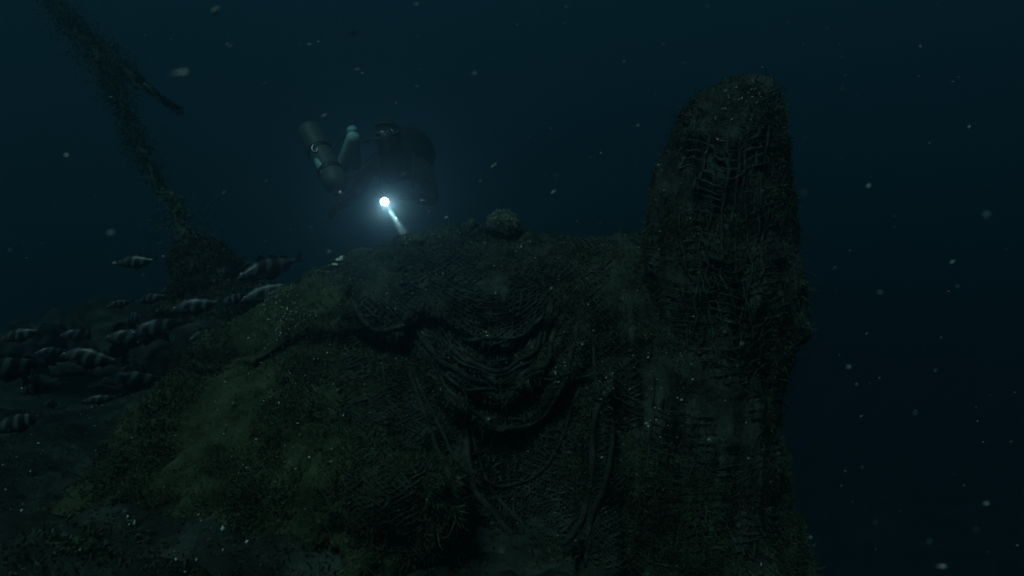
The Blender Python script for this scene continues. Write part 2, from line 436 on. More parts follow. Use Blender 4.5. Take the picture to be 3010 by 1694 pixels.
# the finer pockets between the swags
def swag_warp(u, v):
    t = (u - 1260) / 370; s = 1 - (2 * t - 1) ** 2
    return 1260 + 370 * t, 800 + (v - 800) * (.35 + .65 * max(s, 0)) + 40 * max(s, 0)
strands('netting', 1265, 1625, 830, 1060, 22, 18, swag_warp, lambda u, v, r_: r_.random() > .03, seed=3, r0=.0034, lift=.013)
strands('netting', 1370, 1740, 1170, 1560, 22, 26, lambda u, v: (u + 12 * math.sin(v * .01), v + 18 * math.sin(u * .02)), lambda u, v, r_: nz(u, v, 8, .01) > -.4 and r_.random() > .06, seed=4, r0=.0032, lift=.014)
def rope_on(pts, r, jit=4, off=.02, label=None, closed=False):
    W = []
    for v in spline([(a, b, 0) for a, b in pts], 7):
        h = hit(v.x + 10 * nz(v.x, v.y, 12, .02), v.y + 10 * nz(v.x, v.y, 13, .02), off)
        if h: W.append(h[0])
    for _ in range(2): W = [W[0]] + [(W[i - 1] + W[i] * 2 + W[i + 1]) / 4 for i in range(1, len(W) - 1)] + [W[-1]]
    rr = random.Random(len(W)); v, f = tube(W, [r * rr.uniform(.8, 1.35) for _ in W], 8)
    o = adopt(mk('rope', v, f, M_rope), net)
    if label: o['label'] = label
    return o
rope_on(swags['a'], .0095, label='upper rope of the swag'); rope_on(off(swags['a'], 2, 13), .006); rope_on(swags['b'], .012, label='thick lower rope of the swag'); rope_on(off(swags['b'], -6, 16), .007)
rope_on(swags['c'], .008); rope_on(swags['d'], .011); rope_on(swags['e'], .012); rope_on(off(swags['e'], 10, -45), .007)
rope_on([(1225, 990), (1290, 1120), (1380, 1218), (1480, 1258), (1590, 1218), (1670, 1090), (1700, 960)], .009)
rope_on([(1190, 1000), (1250, 1180), (1340, 1350), (1440, 1430), (1560, 1420), (1650, 1310), (1710, 1130)], .007)
rope_on([(1150, 985), (1240, 1190), (1300, 1380), (1400, 1560), (1540, 1668), (1680, 1640), (1760, 1480), (1790, 1250)], .009)
rope_on([(1725, 950), (1752, 1150), (1740, 1400), (1725, 1660)], .010, off=.008)

rope_on([(2228, 330), (2222, 420), (2222, 560), (2228, 700)], .006, off=.012)
for k, (u_, v0_, v1_) in enumerate([(2052, 520, 1010), (2090, 470, 1120), (2126, 440, 900), (2160, 430, 1060), (2196, 400, 980), (2232, 520, 880)]):
    rope_on([(u_ + 9 * math.sin(v_ * .012 + k), v_) for v_ in range(v0_, v1_, 60)], .0052, off=.024)
rope_on([(1540, 1105), (1650, 1112), (1780, 1095)], .006)

# ---------------------------------------------------------------- turf blades and shell grit
def blades(name, pts, nrm, Lmin, Lmax, wd, m, parent=None, droop=.3, seed=0, bend=True):
    g = np.random.default_rng(seed); n = len(pts)
    d = nrm * .8 + g.normal(0, .65, (n, 3)); d[:, 2] += .25 - droop; d /= np.linalg.norm(d, axis=1)[:, None]
    s = np.cross(d, g.normal(0, 1, (n, 3))); s /= np.linalg.norm(s, axis=1)[:, None] + 1e-9
    ln = g.uniform(Lmin, Lmax, n)[:, None] * g.uniform(.6, 1.3, (n, 1)); wv = s * wd * g.uniform(.5, 1.5, (n, 1))
    mid = pts + d * ln * .55 + g.normal(0, .12, (n, 3)) * ln; tip = pts + d * ln + np.array([0, 0, -1]) * ln * droop * g.uniform(0, 1, (n, 1))
    VV = np.stack([pts - wv * .6, pts + wv * .6, mid + wv, mid - wv, tip], 1).reshape(-1, 3)
    b = np.arange(n)[:, None] * 5
    T = np.concatenate([b + np.array([0, 1, 2]), b + np.array([0, 2, 3]), b + np.array([3, 2, 4])])
    o = mk(name, VV, T, m, smooth=False)
    if parent: adopt(o, parent); o['kind'] = 'stuff'
    return o
def sample(V, F, n, g, wfun=None):
    a = V[F]; nr = np.cross(a[:, 1] - a[:, 0], a[:, 2] - a[:, 0]); ar = np.linalg.norm(nr, axis=1); nr = nr / (ar[:, None] + 1e-12)
    wgt = ar.copy()
    if wfun is not None: wgt *= wfun(a.mean(1), nr)
    i = g.choice(len(F), n, p=wgt / wgt.sum()); u = g.random((n, 1)); v = g.random((n, 1))
    p = a[i, 0] * (1 - u) * (1 - v) + a[i, 1] * u * (1 - v) + a[i, 2] * u * v + a[i, -1] * (1 - u) * v
    return p, nr[i]
def wf(c, nr):
    vd = np.array([0, 0, CZ]) - c; vd /= np.linalg.norm(vd, axis=1)[:, None]
    f = np.clip((nr * vd).sum(1) + .45, 0, 1); x, y = proj(c)
    return f * (y < 1900) * (.10 + np.clip(1.8 * fbm(c, 4, 3, 60) + .5, 0, 2.4)) / np.maximum(c[:, 1], 1) ** 1.0
# consistent outward normals
p_, n_ = sample(wallV, wallF, 190000, rng, wf)
vx, vy = proj(p_); isl = vx < 1010 + .33 * (vy - 740)
blades('turf', p_[isl], n_[isl], .008, .024, .0020, M_turf, wreck, .15, 1)
blades('turf', p_[~isl], n_[~isl], .010, .034, .0017, M_turf, wreck, .45, 2)
def rim_w(c, nr):
    vd = np.array([0, 0, CZ]) - c; vd /= np.linalg.norm(vd, axis=1)[:, None]; x, y = proj(c); q = np.abs((nr * vd).sum(1))
    return (q < .45) * (y < 1700) * (x > 900) * (nr[:, 1] < .5) * np.clip(1.5 * fbm(c, 4, 2, 61) + .6, 0, 2)
p_, n_ = sample(wallV, wallF, 16000, rng, rim_w)
blades('long_turf', p_, n_, .02, .06, .0016, M_turf, wreck, .5, 17)
def deck_w(c, nr):
    x, y = proj(c); return (c[:, 1] < 10) * (c[:, 1] > 1) * (x > -400) / np.maximum(c[:, 1], 1) ** 1.5 * np.clip(fbm(c, 3, 3, 66) + .4, 0, 1.4)
dV, dF = V.copy(), F
me = deck.data; dV = np.empty(len(me.vertices) * 3, np.float32); me.vertices.foreach_get('co', dV); dV = dV.reshape(-1, 3).astype(float)
dF = np.empty(len(me.polygons) * 4, np.int32); me.loops.foreach_get('vertex_index', dF); dF = dF.reshape(-1, 4)
p_, n_ = sample(dV, dF, 60000, rng, deck_w)
tag(blades('deck_turf', p_, n_, .008, .03, .003, M_turf, None, .25, 3), 'short brown-green turf growing on the silted wreck deck', 'turf', kind='stuff')

def flakes(name, pts, size, m, parent=None, seed=0, stretch=None):
    """irregular low flakes, eight triangles each"""
    g = np.random.default_rng(seed); n = len(pts); base = np.array([(1, 0, 0), (0, 1, 0), (-1, 0, 0), (0, -1, 0), (0, 0, .45), (0, 0, -.45)], float)
    base = np.repeat(base[None], n, 0) * g.uniform(.4, 1.3, (n, 6, 1)) + g.normal(0, .22, (n, 6, 3))
    if stretch is not None: base = base * stretch[:, None, :]; q = g.normal(0, .25, (n, 3)); q[:, 1] += -.25
    else: q = g.uniform(-3.1, 3.1, (n, 3))
    cx, sx, cy, sy, cz, sz = np.cos(q[:, 0]), np.sin(q[:, 0]), np.cos(q[:, 1]), np.sin(q[:, 1]), np.cos(q[:, 2]), np.sin(q[:, 2])
    x, y, z = base[..., 0].copy(), base[..., 1].copy(), base[..., 2].copy()
    y, z = y * cx[:, None] - z * sx[:, None], y * sx[:, None] + z * cx[:, None]
    x, z = x * cy[:, None] + z * sy[:, None], -x * sy[:, None] + z * cy[:, None]
    x, y = x * cz[:, None] - y * sz[:, None], x * sz[:, None] + y * cz[:, None]
    VV = np.stack([x, y, z], 2) * np.asarray(size).reshape(-1, 1, 1) + pts[:, None, :]
    T = np.array([(0, 1, 4), (1, 2, 4), (2, 3, 4), (3, 0, 4), (1, 0, 5), (2, 1, 5), (3, 2, 5), (0, 3, 5)])
    FF = (np.arange(n)[:, None, None] * 6 + T[None]).reshape(-1, 3)
    o = mk(name, VV.reshape(-1, 3), FF, m, smooth=False)
    if parent: adopt(o, parent)
    return o
# clusters of shell bits: (px, py, rx, ry, count)
clusters = [(820, 910, 45, 60, 75), (770, 850, 60, 25, 26), (900, 790, 60, 30, 34), (960, 765, 30, 14, 22), (1440, 980, 130, 28, 60), (1380, 1075, 110, 45, 50), (1660, 1110, 90, 25, 45), (2200, 290, 60, 50, 26),
            (1560, 1585, 60, 60, 50), (1760, 1300, 60, 260, 60), (1480, 1350, 110, 90, 40), (1500, 720, 280, 40, 40), (1100, 1060, 180, 60, 35), (2060, 650, 150, 280, 60), (1150, 870, 90, 50, 22),
            (900, 1200, 220, 160, 70), (2000, 1400, 180, 200, 50), (1340, 850, 160, 60, 30), (1850, 1080, 110, 120, 60), (1260, 700, 180, 20, 30)]
pts = []
for a, b, rx, ry, n in clusters:
    for _ in range(int(n * 1.5)):
        h = hit(random.gauss(a, rx), random.gauss(b, ry), .006)
        if h: pts.append(h[0])
pts = np.array([tuple(p) for p in pts])
o = flakes('shell_grit', pts, rng.uniform(.0016, .0050, len(pts)) ** 1 * 1.25 * (1 + .6 * (rng.random(len(pts)) > .93)), M_shell, wreck, 5); o['kind'] = 'stuff'
pts = []
for a, b, rx, ry, n in [(820, 905, 40, 60, 46), (780, 850, 50, 22, 16), (920, 775, 50, 22, 18), (2205, 285, 55, 45, 20), (1450, 985, 110, 25, 12), (1660, 1108, 80, 20, 14), (1560, 1590, 60, 40, 12), (1100, 1060, 250, 60, 10), (1000, 1250, 260, 180, 20)]:
    for _ in range(n):
        h = hit(random.gauss(a, rx), random.gauss(b, ry), .012)
        if h: pts.append(h[0])
pts = np.array([tuple(p) for p in pts])
o = flakes('shell_pieces', pts, rng.uniform(.004, .0085, len(pts)), M_shell, wreck, 15, np.stack([rng.uniform(.8, 1.6, len(pts)), rng.uniform(.4, .7, len(pts)), rng.uniform(.4, .7, len(pts))], 1)); o['kind'] = 'stuff'
pts = []
for a, b, rx, ry, n in [(540, 1255, 45, 25, 70), (440, 1300, 60, 30, 36), (600, 1280, 60, 40, 30), (300, 1240, 200, 40, 34), (500, 1500, 350, 90, 50), (90, 1340, 60, 25, 12), (620, 1420, 90, 50, 14), (850, 1350, 160, 60, 24)]:
    for _ in range(n):
        h = hit(random.gauss(a, rx), random.gauss(b, ry), .004, bvh_deck)
        if h: pts.append(h[0])
pts = np.array([tuple(p) for p in pts])
tag(flakes('shell_grit', pts, rng.uniform(.003, .010, len(pts)), M_shell, None, 6), 'pale shell bits scattered over the dark wreck deck', 'shell grit', kind='stuff')

# three white shells on the crest, caught by the torch
for (a, b, s, rz), lb in zip([(990, 741, .024, .5), (975, 757, .019, .2), (1004, 748, .015, .9)],
        ['largest white shell on the crest left of the dive torch beam', 'white shell lowest on the crest edge below the larger one', 'small white shell at the right end of the three on the crest']):
    h = hit(a, b, .012) or hit(a, b + 12, .012) or hit(a + 10, b + 25, .012)
    sv, sf = ell((0, 0, 0), (s, s * .7, s * .38), 14, 8)
    sv = [v + v.normalized() * s * .06 * math.sin(9 * math.atan2(v.y, v.x)) if v.length > 1e-6 else v for v in sv]
    o = mk('shell', sv, sf, M_shell); o.location = h[0]; o.rotation_euler = (.5, .3 - rz, rz); tag(o, lb, 'shell', 'white shells on the crest')

# ---------------------------------------------------------------- crusted lump on the ridge
def lump(name, c, r, m, seed, label, cat, grit=0, group=None):
    V_, F_ = ell((0, 0, 0), r, 56, 36); A = np.array([tuple(v) for v in V_]); u = A / (np.linalg.norm(A, axis=1)[:, None] + 1e-9)
    q = A / max(r) + seed * 3.1
    A = A + u * (max(r) * (.16 * fbm(q, 1.6, 2, seed) + .09 * fbm(q, 5, 4, seed + 4)))[:, None]
    root = empty(name, c); tag(root, label, cat, group); mk('body', A, F_, m, root)
    if grit:
        g = np.random.default_rng(seed); k = g.choice(len(A), grit); up = A[k]; up = up[(up[:, 2] > -r[2] * .3) & (up[:, 1] < r[1] * .5)]
        o = flakes('shell_grit', up * 1.02, g.uniform(.0015, .0055, len(up)), M_shell, None, seed); o.parent = root; o['kind'] = 'stuff'
        b = blades('turf', A[g.choice(len(A), 900)], u[g.choice(len(A), 900)], .006, .015, .0014, M_turf, None, .2, seed); b.parent = root; b['kind'] = 'stuff'
    return root
lump('encrusted_lump', P(1478, 668, 3.72), (.105, .10, .085), M_lump, 3, 'rounded pale crusted lump with white specks on top of the wreck ridge', 'lump', 300)
lump('encrusted_lump', P(1385, 668, 3.75), (.038, .04, .045), M_alga, 5, 'small dark knob beside the pale crusted lump on the ridge', 'lump', 30)
lump('encrusted_lump', P(1220, 712, 3.6), (.08, .09, .05), M_lump, 6, 'low dark crusted lump on the ridge where the torch beam lands', 'lump', 60)

# ---------------------------------------------------------------- pipe and beam on the deck at the left
def crusty(rings_fn, m, name, parent, seed, a=.03, f=6):
    V_, F_ = rings_fn; A = np.array([tuple(v) for v in V_]); c = A.mean(0)
    A = A + np.stack([fbm(A, f, 4, seed + k) for k in range(3)], 1) * a
    return adopt(mk(name, A, F_, m), parent)
pipe = empty('wreck_pipe', P(480, 1110, 4.2)); tag(pipe, 'fat round-ended iron tank lying on the deck among the fish', 'tank')
rr_ = []; a0 = P(425, 1062, 4.05); a1 = P(700, 1010, 4.9)
ts = [0, .015, .05, .10] + [i / 26 for i in range(3, 27)]; rad = [.03, .10, .15, .175] + [.185] * 24
crusty(tube([a0.lerp(a1, t) for t in ts], rad, 32), M_iron, 'shell', pipe, 2, .02)
beam = empty('wreck_beam', P(240, 1110, 4.4)); tag(beam, 'long narrow iron beam lying level left of the round tank', 'beam')
crusty(tube([P(x, 1092 + 5 * math.sin(x * .02), 4.4) for x in range(150, 460, 8)], .045, 12), M_iron, 'girder', beam, 8, .02, 9)
blk = empty('wreck_plate', P(330, 1040, 4.9)); tag(blk, 'squared upright plate standing behind the striped fish, left of the tank', 'plate')
def boxm(c, s, n=8):
    bm = bmesh.new(); bmesh.ops.create_cube(bm, size=1); bmesh.ops.subdivide_edges(bm, edges=bm.edges, cuts=n, use_grid_fill=True)
    V_ = [Vector((v.co.x * s[0], v.co.y * s[1], v.co.z * s[2])) + Vector(c) for v in bm.verts]; F_ = [tuple(v.index for v in f.verts) for f in bm.faces]; bm.free(); return V_, F_
crusty(boxm(P(335, 1015, 4.9), (.15, .30, .32)), M_iron, 'plate', blk, 12, .03)
for i, (a, b, D, r, lb) in enumerate([(130, 1385, 3.0, .10, 'low silted stone at the far left edge of the deck'), (470, 1270, 3.6, .12, 'stone covered with shell bits in the middle of the deck'), (560, 1255, 3.7, .10, 'stone covered with shell bits beside the foot of the turf mound'),
        (400, 1425, 3.0, .10, 'dark rounded stone alone on the lower deck'), (650, 1395, 2.9, .11, 'dark stone with a pale rim below the turf mound'), (600, 1190, 4.2, .12, 'dark stone just below the round iron tank'),
        (250, 1300, 3.8, .11, 'flat dark stone left of the shell covered stones'), (90, 990, 6.4, .3, 'large dim boulder far back at the left edge'), (330, 960, 6.8, .45, 'large dark boulder far back behind the fish'),
        (200, 985, 7.5, .4, 'wide dim boulder far back between two others'), (490, 950, 6.2, .35, 'dark boulder at the foot of the overgrown line')]):
    c = P(a, b, D)
    h = bvh_deck.ray_cast(Vector((c.x, c.y, CZ + 1)), Vector((0, 0, -1)))[0]
    c.z = (h.z if h else c.z) + r * .2
    if D > 6: c.z = P(a, b, D).z - .1
    lump('stone', c, (r, r * .9, r * (.6 if D < 6 else .9)), M_deck if D > 6 else M_iron, 20 + i, lb, 'stone', 140 if i in (1, 2) else (0 if D > 6 else 20), 'stones on the wreck deck')

# ---------------------------------------------------------------- overgrown line rising at the upper left
line = empty('overgrown_line', P(640, 860, 4.9)); tag(line, 'dark overgrown line trailing weed from the top left corner down to the deck', 'line')
main = [(60, -260, 6.6), (110, -90, 6.5), (165, 20, 6.4), (215, 60, 6.3), (250, 130, 6.2), (300, 190, 6.1), (345, 270, 6.0), (375, 350, 5.9), (410, 430, 5.8), (450, 510, 5.6), (505, 590, 5.4), (550, 680, 5.2), (580, 800, 5.0), (600, 900, 4.9)]
wid = [30, 34, 38, 36, 44, 42, 32, 30, 34, 34, 46, 66, 78, 90]
def growth(pts3, wd, seed, parent, nb, Lr):
    C = spline([P(*p) for p in pts3], 8); Wd = [v.x for v in spline([(a * K * p[2], 0, 0) for a, p in zip(wd, pts3)], 8)]
    g = np.random.default_rng(seed)
    v, f = tube(C, [max(.005, .24 * a * (1 + .4 * math.sin(i * 1.7) * math.sin(i * .63))) for i, a in enumerate(Wd)], 12)
    A = np.array([tuple(q) for q in v]); A += np.stack([fbm(A, 7, 4, seed + k) for k in range(3)], 1) * .075
    adopt(mk('weed_mass', A, f, M_alga), parent)
    i = g.integers(0, len(C) - 1, nb); t = g.random((nb, 1)); CC = np.array([tuple(q) for q in C]); base = CC[i] * (1 - t) + CC[i + 1] * t
    dirn = g.normal(0, 1, (nb, 3)); dirn /= np.linalg.norm(dirn, axis=1)[:, None]; W_ = np.array(Wd)[i][:, None]
    base = base + dirn * W_ * g.uniform(.2, 1.0, (nb, 1)) ** .8 * np.clip(1 + 1.3 * fbm(base, 6, 3, seed), .2, 2.6)[:, None]
    o = blades('weed', base, dirn, Lr[0], Lr[1], .0035, M_alga, parent, .5, seed)
    return C
C0 = growth(main, wid, 3, line, 17000, (.012, .06))
adopt(mk('rope', *tube(C0, .012, 8), M_rope), line)
growth([(255, 95, 6.3), (320, 150, 6.2), (385, 215, 6.2), (440, 262, 6.1), (500, 305, 6.1), (530, 325, 6.1)], [16, 24, 26, 18, 8, 2], 9, line, 5500, (.012, .05))

heap = empty('net_heap', P(640, 900, 4.7)); tag(heap, 'dim green heap of overgrown netting at the foot of the hanging line', 'net heap')
hr = []
for (py_, cx, hw) in [(690, 570, 10), (710, 585, 34), (740, 600, 56), (790, 610, 78), (860, 610, 105), (950, 600, 150), (1040, 600, 170), (1100, 600, 180)]:
    c = P(cx, py_, 4.9); r = hw * K * 4.9; hr.append([c + Vector((r * math.cos(a), r * .7 * math.sin(a), 0)) for a in [2 * math.pi * j / 40 for j in range(40)]])
hr2 = []
for i in range(len(hr) - 1):
    for k in range(6): hr2.append([a.lerp(b, k / 6) for a, b in zip(hr[i], hr[i + 1])])
v, f = loft((hr2 + [hr[-1]])[::-1]); A = np.array([tuple(q) for q in v]); nn = A - np.array([P(605, 800, 4.9)]) ; nn[:, 2] = 0; nn /= np.linalg.norm(nn, axis=1)[:, None] + 1e-9
A = A + nn * (.11 * fbm(A, 3, 3, 7) + .04 * fbm(A, 10, 4, 8))[:, None]
adopt(mk('mass', A, f, M_wall), heap)
qf = np.array([q for q in f if len(q) == 4]); hp, hn = sample(A, qf, 26000, rng); 
cc = np.array([tuple(P(605, 800, 4.9))]); flip = ((hp - cc) * hn).sum(1) < 0; hn[flip] *= -1
blades('weed', hp, hn, .015, .05, .003, M_turf, heap, .3, 12)

# ---------------------------------------------------------------- fish
def fish_mat():
    m = bpy.data.materials.new('banded_fish_skin'); m.use_nodes = True; n = m.node_tree.nodes; l = m.node_tree.links; b = n['Principled BSDF']
    b.inputs['Roughness'].default_value = .42; b.inputs['Specular IOR Level'].default_value = .45
    t = n.new('ShaderNodeTexCoord'); s = n.new('ShaderNodeSeparateXYZ'); l.new(t.outputs['Object'], s.inputs[0])
    ns = n.new('ShaderNodeTexNoise'); ns.inputs['Scale'].default_value = 14; l.new(t.outputs['Object'], ns.inputs['Vector'])
    # bars lean back with height: x - .25 z + noise
    mz = n.new('ShaderNodeMath'); mz.operation = 'MULTIPLY_ADD'; mz.inputs[1].default_value = -.35; l.new(s.outputs['Z'], mz.inputs[0]); l.new(s.outputs['X'], mz.inputs[2])
    mn = n.new('ShaderNodeMath'); mn.operation = 'MULTIPLY_ADD'; mn.inputs[1].default_value = .03; l.new(ns.outputs['Fac'], mn.inputs[0]); l.new(mz.outputs[0], mn.inputs[2])
    r = n.new('ShaderNodeValToRGB'); e = r.color_ramp.elements; r.color_ramp.interpolation = 'EASE'
    mr = n.new('ShaderNodeMapRange'); mr.inputs['From Min'].default_value = -.17; mr.inputs['From Max'].default_value = .19; l.new(mn.outputs[0], mr.inputs[0]); l.new(mr.outputs[0], r.inputs[0])
    D_ = (.008, .009, .007, 1); H_ = (.044, .048, .044, 1); B_ = (.085, .094, .086, 1)
    st = [(0, H_), (.24, H_), (.30, B_), (.34, D_), (.44, D_), (.47, B_), (.52, B_), (.555, D_), (.64, D_), (.67, B_), (.71, B_), (.75, D_), (.84, D_), (.87, H_), (1, H_)]
    e[0].position = 0; e[0].color = st[0][1]; e[1].position = 1; e[1].color = st[-1][1]
    for p, c in st[1:-1]:
        q = e.new(p); q.color = c
    # pale belly
    bz = n.new('ShaderNodeMapRange'); bz.inputs['From Min'].default_value = -.030; bz.inputs['From Max'].default_value = -.055; l.new(s.outputs['Z'], bz.inputs[0])
    mx = n.new('ShaderNodeMixRGB'); mx.inputs[2].default_value = (.05, .055, .05, 1); l.new(bz.outputs[0], mx.inputs[0]); l.new(r.outputs[0], mx.inputs[1]); l.new(mx.outputs[0], b.inputs['Base Color'])
    return m
M_fish = fish_mat()
def make_fish(bend=0.0, deep=1.0):
    root = empty('striped_fish')
    bd = lambda p: Vector((p[0], p[1] + bend * ((p[0] + .1) ** 2) * (1 if p[0] > -.1 else .4) * 4, p[2] * deep))
    st = [(-.165, -.010, .004, .006), (-.155, -.008, .012, .013), (-.13, -.003, .021, .025), (-.10, .002, .027, .038), (-.06, .004, .031, .052), (-.02, .004, .031, .058), (.03, .002, .027, .052), (.07, 0, .020, .040), (.11, 0, .012, .024), (.14, 0, .007, .014), (.152, 0, .004, .013)]
    rings = []
    for x, zc, ry, rz in [tuple(lerp(a, b, k / 3) for a, b in zip(st[i], st[i + 1])) for i in range(len(st) - 1) for k in range(3)] + [st[-1]]:
        rings.append([Vector((x, ry * math.cos(t), zc + rz * math.sin(t))) for t in [2 * math.pi * j / 18 for j in range(18)]])
    mk('body', *(lambda l: ([bd(v) for v in l[0]], l[1]))(loft(rings)), M_fish, root)
    def fin(name, poly, th=.0015, y=0, tilt=0):
        n = len(poly); Vv = [Vector((p[0], y + th * s + tilt * abs(p[1] + .02) * s * 0, p[1])) for s in (-1, 1) for p in poly]
        Ff = [tuple(range(n)), tuple(range(n, 2 * n))[::-1]] + [(i, i + n, (i + 1) % n + n, (i + 1) % n) for i in range(n)]
        return mk(name, [bd(v) for v in Vv], Ff, M_fin, root, False)
    fin('tail_fin', [(.145, .012), (.165, .022), (.195, .036), (.188, .012), (.186, 0), (.188, -.012), (.195, -.036), (.165, -.022), (.145, -.012)])
    fin('dorsal_fin', [(-.055, .052), (-.035, .092), (-.025, .094), (-.008, .070), (0, .056)]); fin('dorsal_fin', [(.008, .055), (.022, .080), (.045, .066), (.062, .044)]); fin('dorsal_fin', [(.07, .040), (.082, .055), (.105, .04), (.118, .024)])
    fin('anal_fin', [(-.03, -.052), (-.015, -.074), (.03, -.064), (.055, -.044)]); fin('anal_fin', [(.065, -.040), (.078, -.054), (.10, -.040), (.115, -.022)])
    fin('barbel', [(-.150, -.018), (-.147, -.018), (-.150, -.036)], .001)
    for s in (-1, 1):
        pf = mk('pectoral_fin', [(-.085, s * .027, -.008), (-.080, s * .028, -.022), (-.045, s * .048, -.034), (-.032, s * .052, -.022), (-.045, s * .044, -.008), (-.084, s * .0255, -.009), (-.079, s * .0265, -.023), (-.044, s * .0465, -.035), (-.031, s * .0505, -.023), (-.044, s * .0425, -.009)],
                [(0, 1, 2, 3, 4), (9, 8, 7, 6, 5)] + [(i, i + 5, (i + 1) % 5 + 5, (i + 1) % 5) for i in range(5)], M_fin, root, False)
        ey = mk('eye', *ell((-.133, s * .0185, .008), (.0095, .004, .0095), 14, 8), M_iris, root)
        mk('pupil', *ell((-.133, s * .0215, .008), (.0055, .003, .0055), 12, 6), M_eye, ey)
    return root
def copy_tree(o, parent=None):
    c = o.copy(); COL.objects.link(c); c.parent = parent
    for ch in o.children: copy_tree(ch, c)
    return c
# px, py, distance, scale, yaw (0 = faces left, side on), pitch, label
FISH = [(262, 1052, 3.2, 1.02, -8, -4, 'striped fish with the brightest single pale bar, swimming left in front of the beam'),
 (392, 1118, 3.3, 1.0, 10, -6, 'striped fish swimming left just under the iron tank end, three pale bars'),
 (120, 1128, 3.0, 1.0, -15, 8, 'dim striped fish swimming left near the left edge of the school'),
 (60, 1242, 2.9, .9, 5, 4, 'lowest striped fish of the school, close to the deck at far left'),
 (450, 965, 3.8, 1.05, 12, 12, 'striped fish rising to the right end, above the round iron tank'),
 (395, 936, 4.2, .80, -35, 2, 'foreshortened striped fish above the others, in front of the dark boulder'),
 (575, 900, 4.0, .95, 8, 4, 'fish with a bright eye and thin mouth line in front of the net heap'),
 (440, 878, 4.6, .75, -40, 0, 'small dim fish showing a round eye near the top of the school'),
 (352, 893, 4.7, .65, 15, 8, 'small pale fish like a streak left of the round-eyed one'),
 (615, 1142, 3.4, .85, 150, -28, 'fish diving to the right beside the turf mound foot'),
 (18, 1085, 3.1, .9, 20, 10, 'striped fish cut by the left edge of the picture'),
 (60, 985, 4.0, .75, 10, 5, 'faint fish high at the far left above the school'),
 (400, 770, 4.3, .95, 0, 3, 'faint blue fish with a bright snout above the dark boulder'),
 (792, 790, 4.1, 1.25, 35, 18, 'large dim fish swimming down left past the shell-strewn mound edge'),
 (788, 862, 3.7, .95, 25, 14, 'striped fish directly below the large dim one at the mound edge'),
 (600, 985, 4.0, .8, 60, 10, 'dim fish turned away between the net heap and the turf mound'),
 (225, 985, 5.2, .8, -6, 3, 'tiny faint fish over the flat boulder at far left back'),
 (150, 1035, 4.8, .75, 18, -4, 'faint fish between the far left boulders and the beam'),
 (505, 850, 5.0, .75, -12, 6, 'faint fish in front of the left side of the net heap'),
 (290, 1175, 3.6, .6, 8, -3, 'small dim fish under the beam, closest to the deck'),
 (160, 1185, 3.4, .6, -20, 4, 'small dim fish between the lowest fish and the beam'),
 (690, 880, 4.3, .7, 22, 12, 'small faint fish left of the striped pair at the mound edge'),
 (380, 995, 3.9, .9, -10, -4, 'pale-bellied fish seen from below over the black gap by the plate')]
protos = [make_fish(0, 1), make_fish(.55, 1.08), make_fish(-.5, .92), make_fish(.25, .86)]; first = set()
for i, (a, b, D, s, yw, pt, lb) in enumerate(FISH):
    k = (i * 7 + i // 3) % 4
    o = copy_tree(protos[k]) if k in first else protos[k]
    first.add(k)
    o.location = P(a, b, D); s *= random.uniform(.72, .98); o.scale = (s, s, s); o.rotation_euler = Euler((R(random.uniform(-6, 6)), R(-pt - random.uniform(-4, 14)), R(yw + random.uniform(-14, 14))), 'XYZ')
    tag(o, lb, 'fish', 'school of striped fish beside the wreck')

# ---------------------------------------------------------------- diver
DD = 5.0
def skinned(name, pts, edges, rads, m, parent=None, sub=2, root=0):
    me = bpy.data.meshes.new(name); me.from_pydata([tuple(p) for p in pts], edges, []); me.update()
    o = bpy.data.objects.new(name, me); COL.objects.link(o)
    sk = o.modifiers.new('skin', 'SKIN'); sk.use_smooth_shade = True; sk.branch_smoothing = .4
    for i, r in enumerate(rads):
        v = me.skin_vertices[0].data[i]; v.radius = (r, r) if not isinstance(r, tuple) else r; v.use_root = (i == root)
    sb = o.modifiers.new('sub', 'SUBSURF'); sb.levels = sub; sb.render_levels = sub
    dg = bpy.context.evaluated_depsgraph_get(); m2 = bpy.data.meshes.new_from_object(o.evaluated_get(dg)); bpy.data.objects.remove(o)
    m2.name = name; m2.materials.clear(); m2.materials.append(m); m2.polygons.foreach_set('use_smooth', [True] * len(m2.polygons))
    n = bpy.data.objects.new(name, m2); COL.objects.link(n)
    if parent: adopt(n, parent)
    return n
diver = empty('person', P(1165, 640, DD)); tag(diver, 'scuba diver in a black suit and hood hovering behind the ridge holding a lit torch', 'person')
J = {}
B = []; E = []; RR = []
def j(name, p, r, frm=None):
    J[name] = len(B); B.append(Vector(p)); RR.append(r)
    if frm is not None: E.append((J[frm], J[name]))
sh = P(1168, 492, DD)                    # upper chest
tor = sh.z
hip = P(1165, 470, DD + .62)
j('pelvis', hip, .150); j('belly', sh.lerp(hip, .66) + Vector((0, 0, -.01)), .155, 'pelvis'); j('chest', sh.lerp(hip, .28), .185, 'belly'); j('neckbase', P(1152, 462, DD - .08), .13, 'chest')
j('neck', P(1146, 438, DD - .14), .075, 'neckbase')
hd = P(1142, 408, DD - .20); j('head', hd, .085, 'neck')
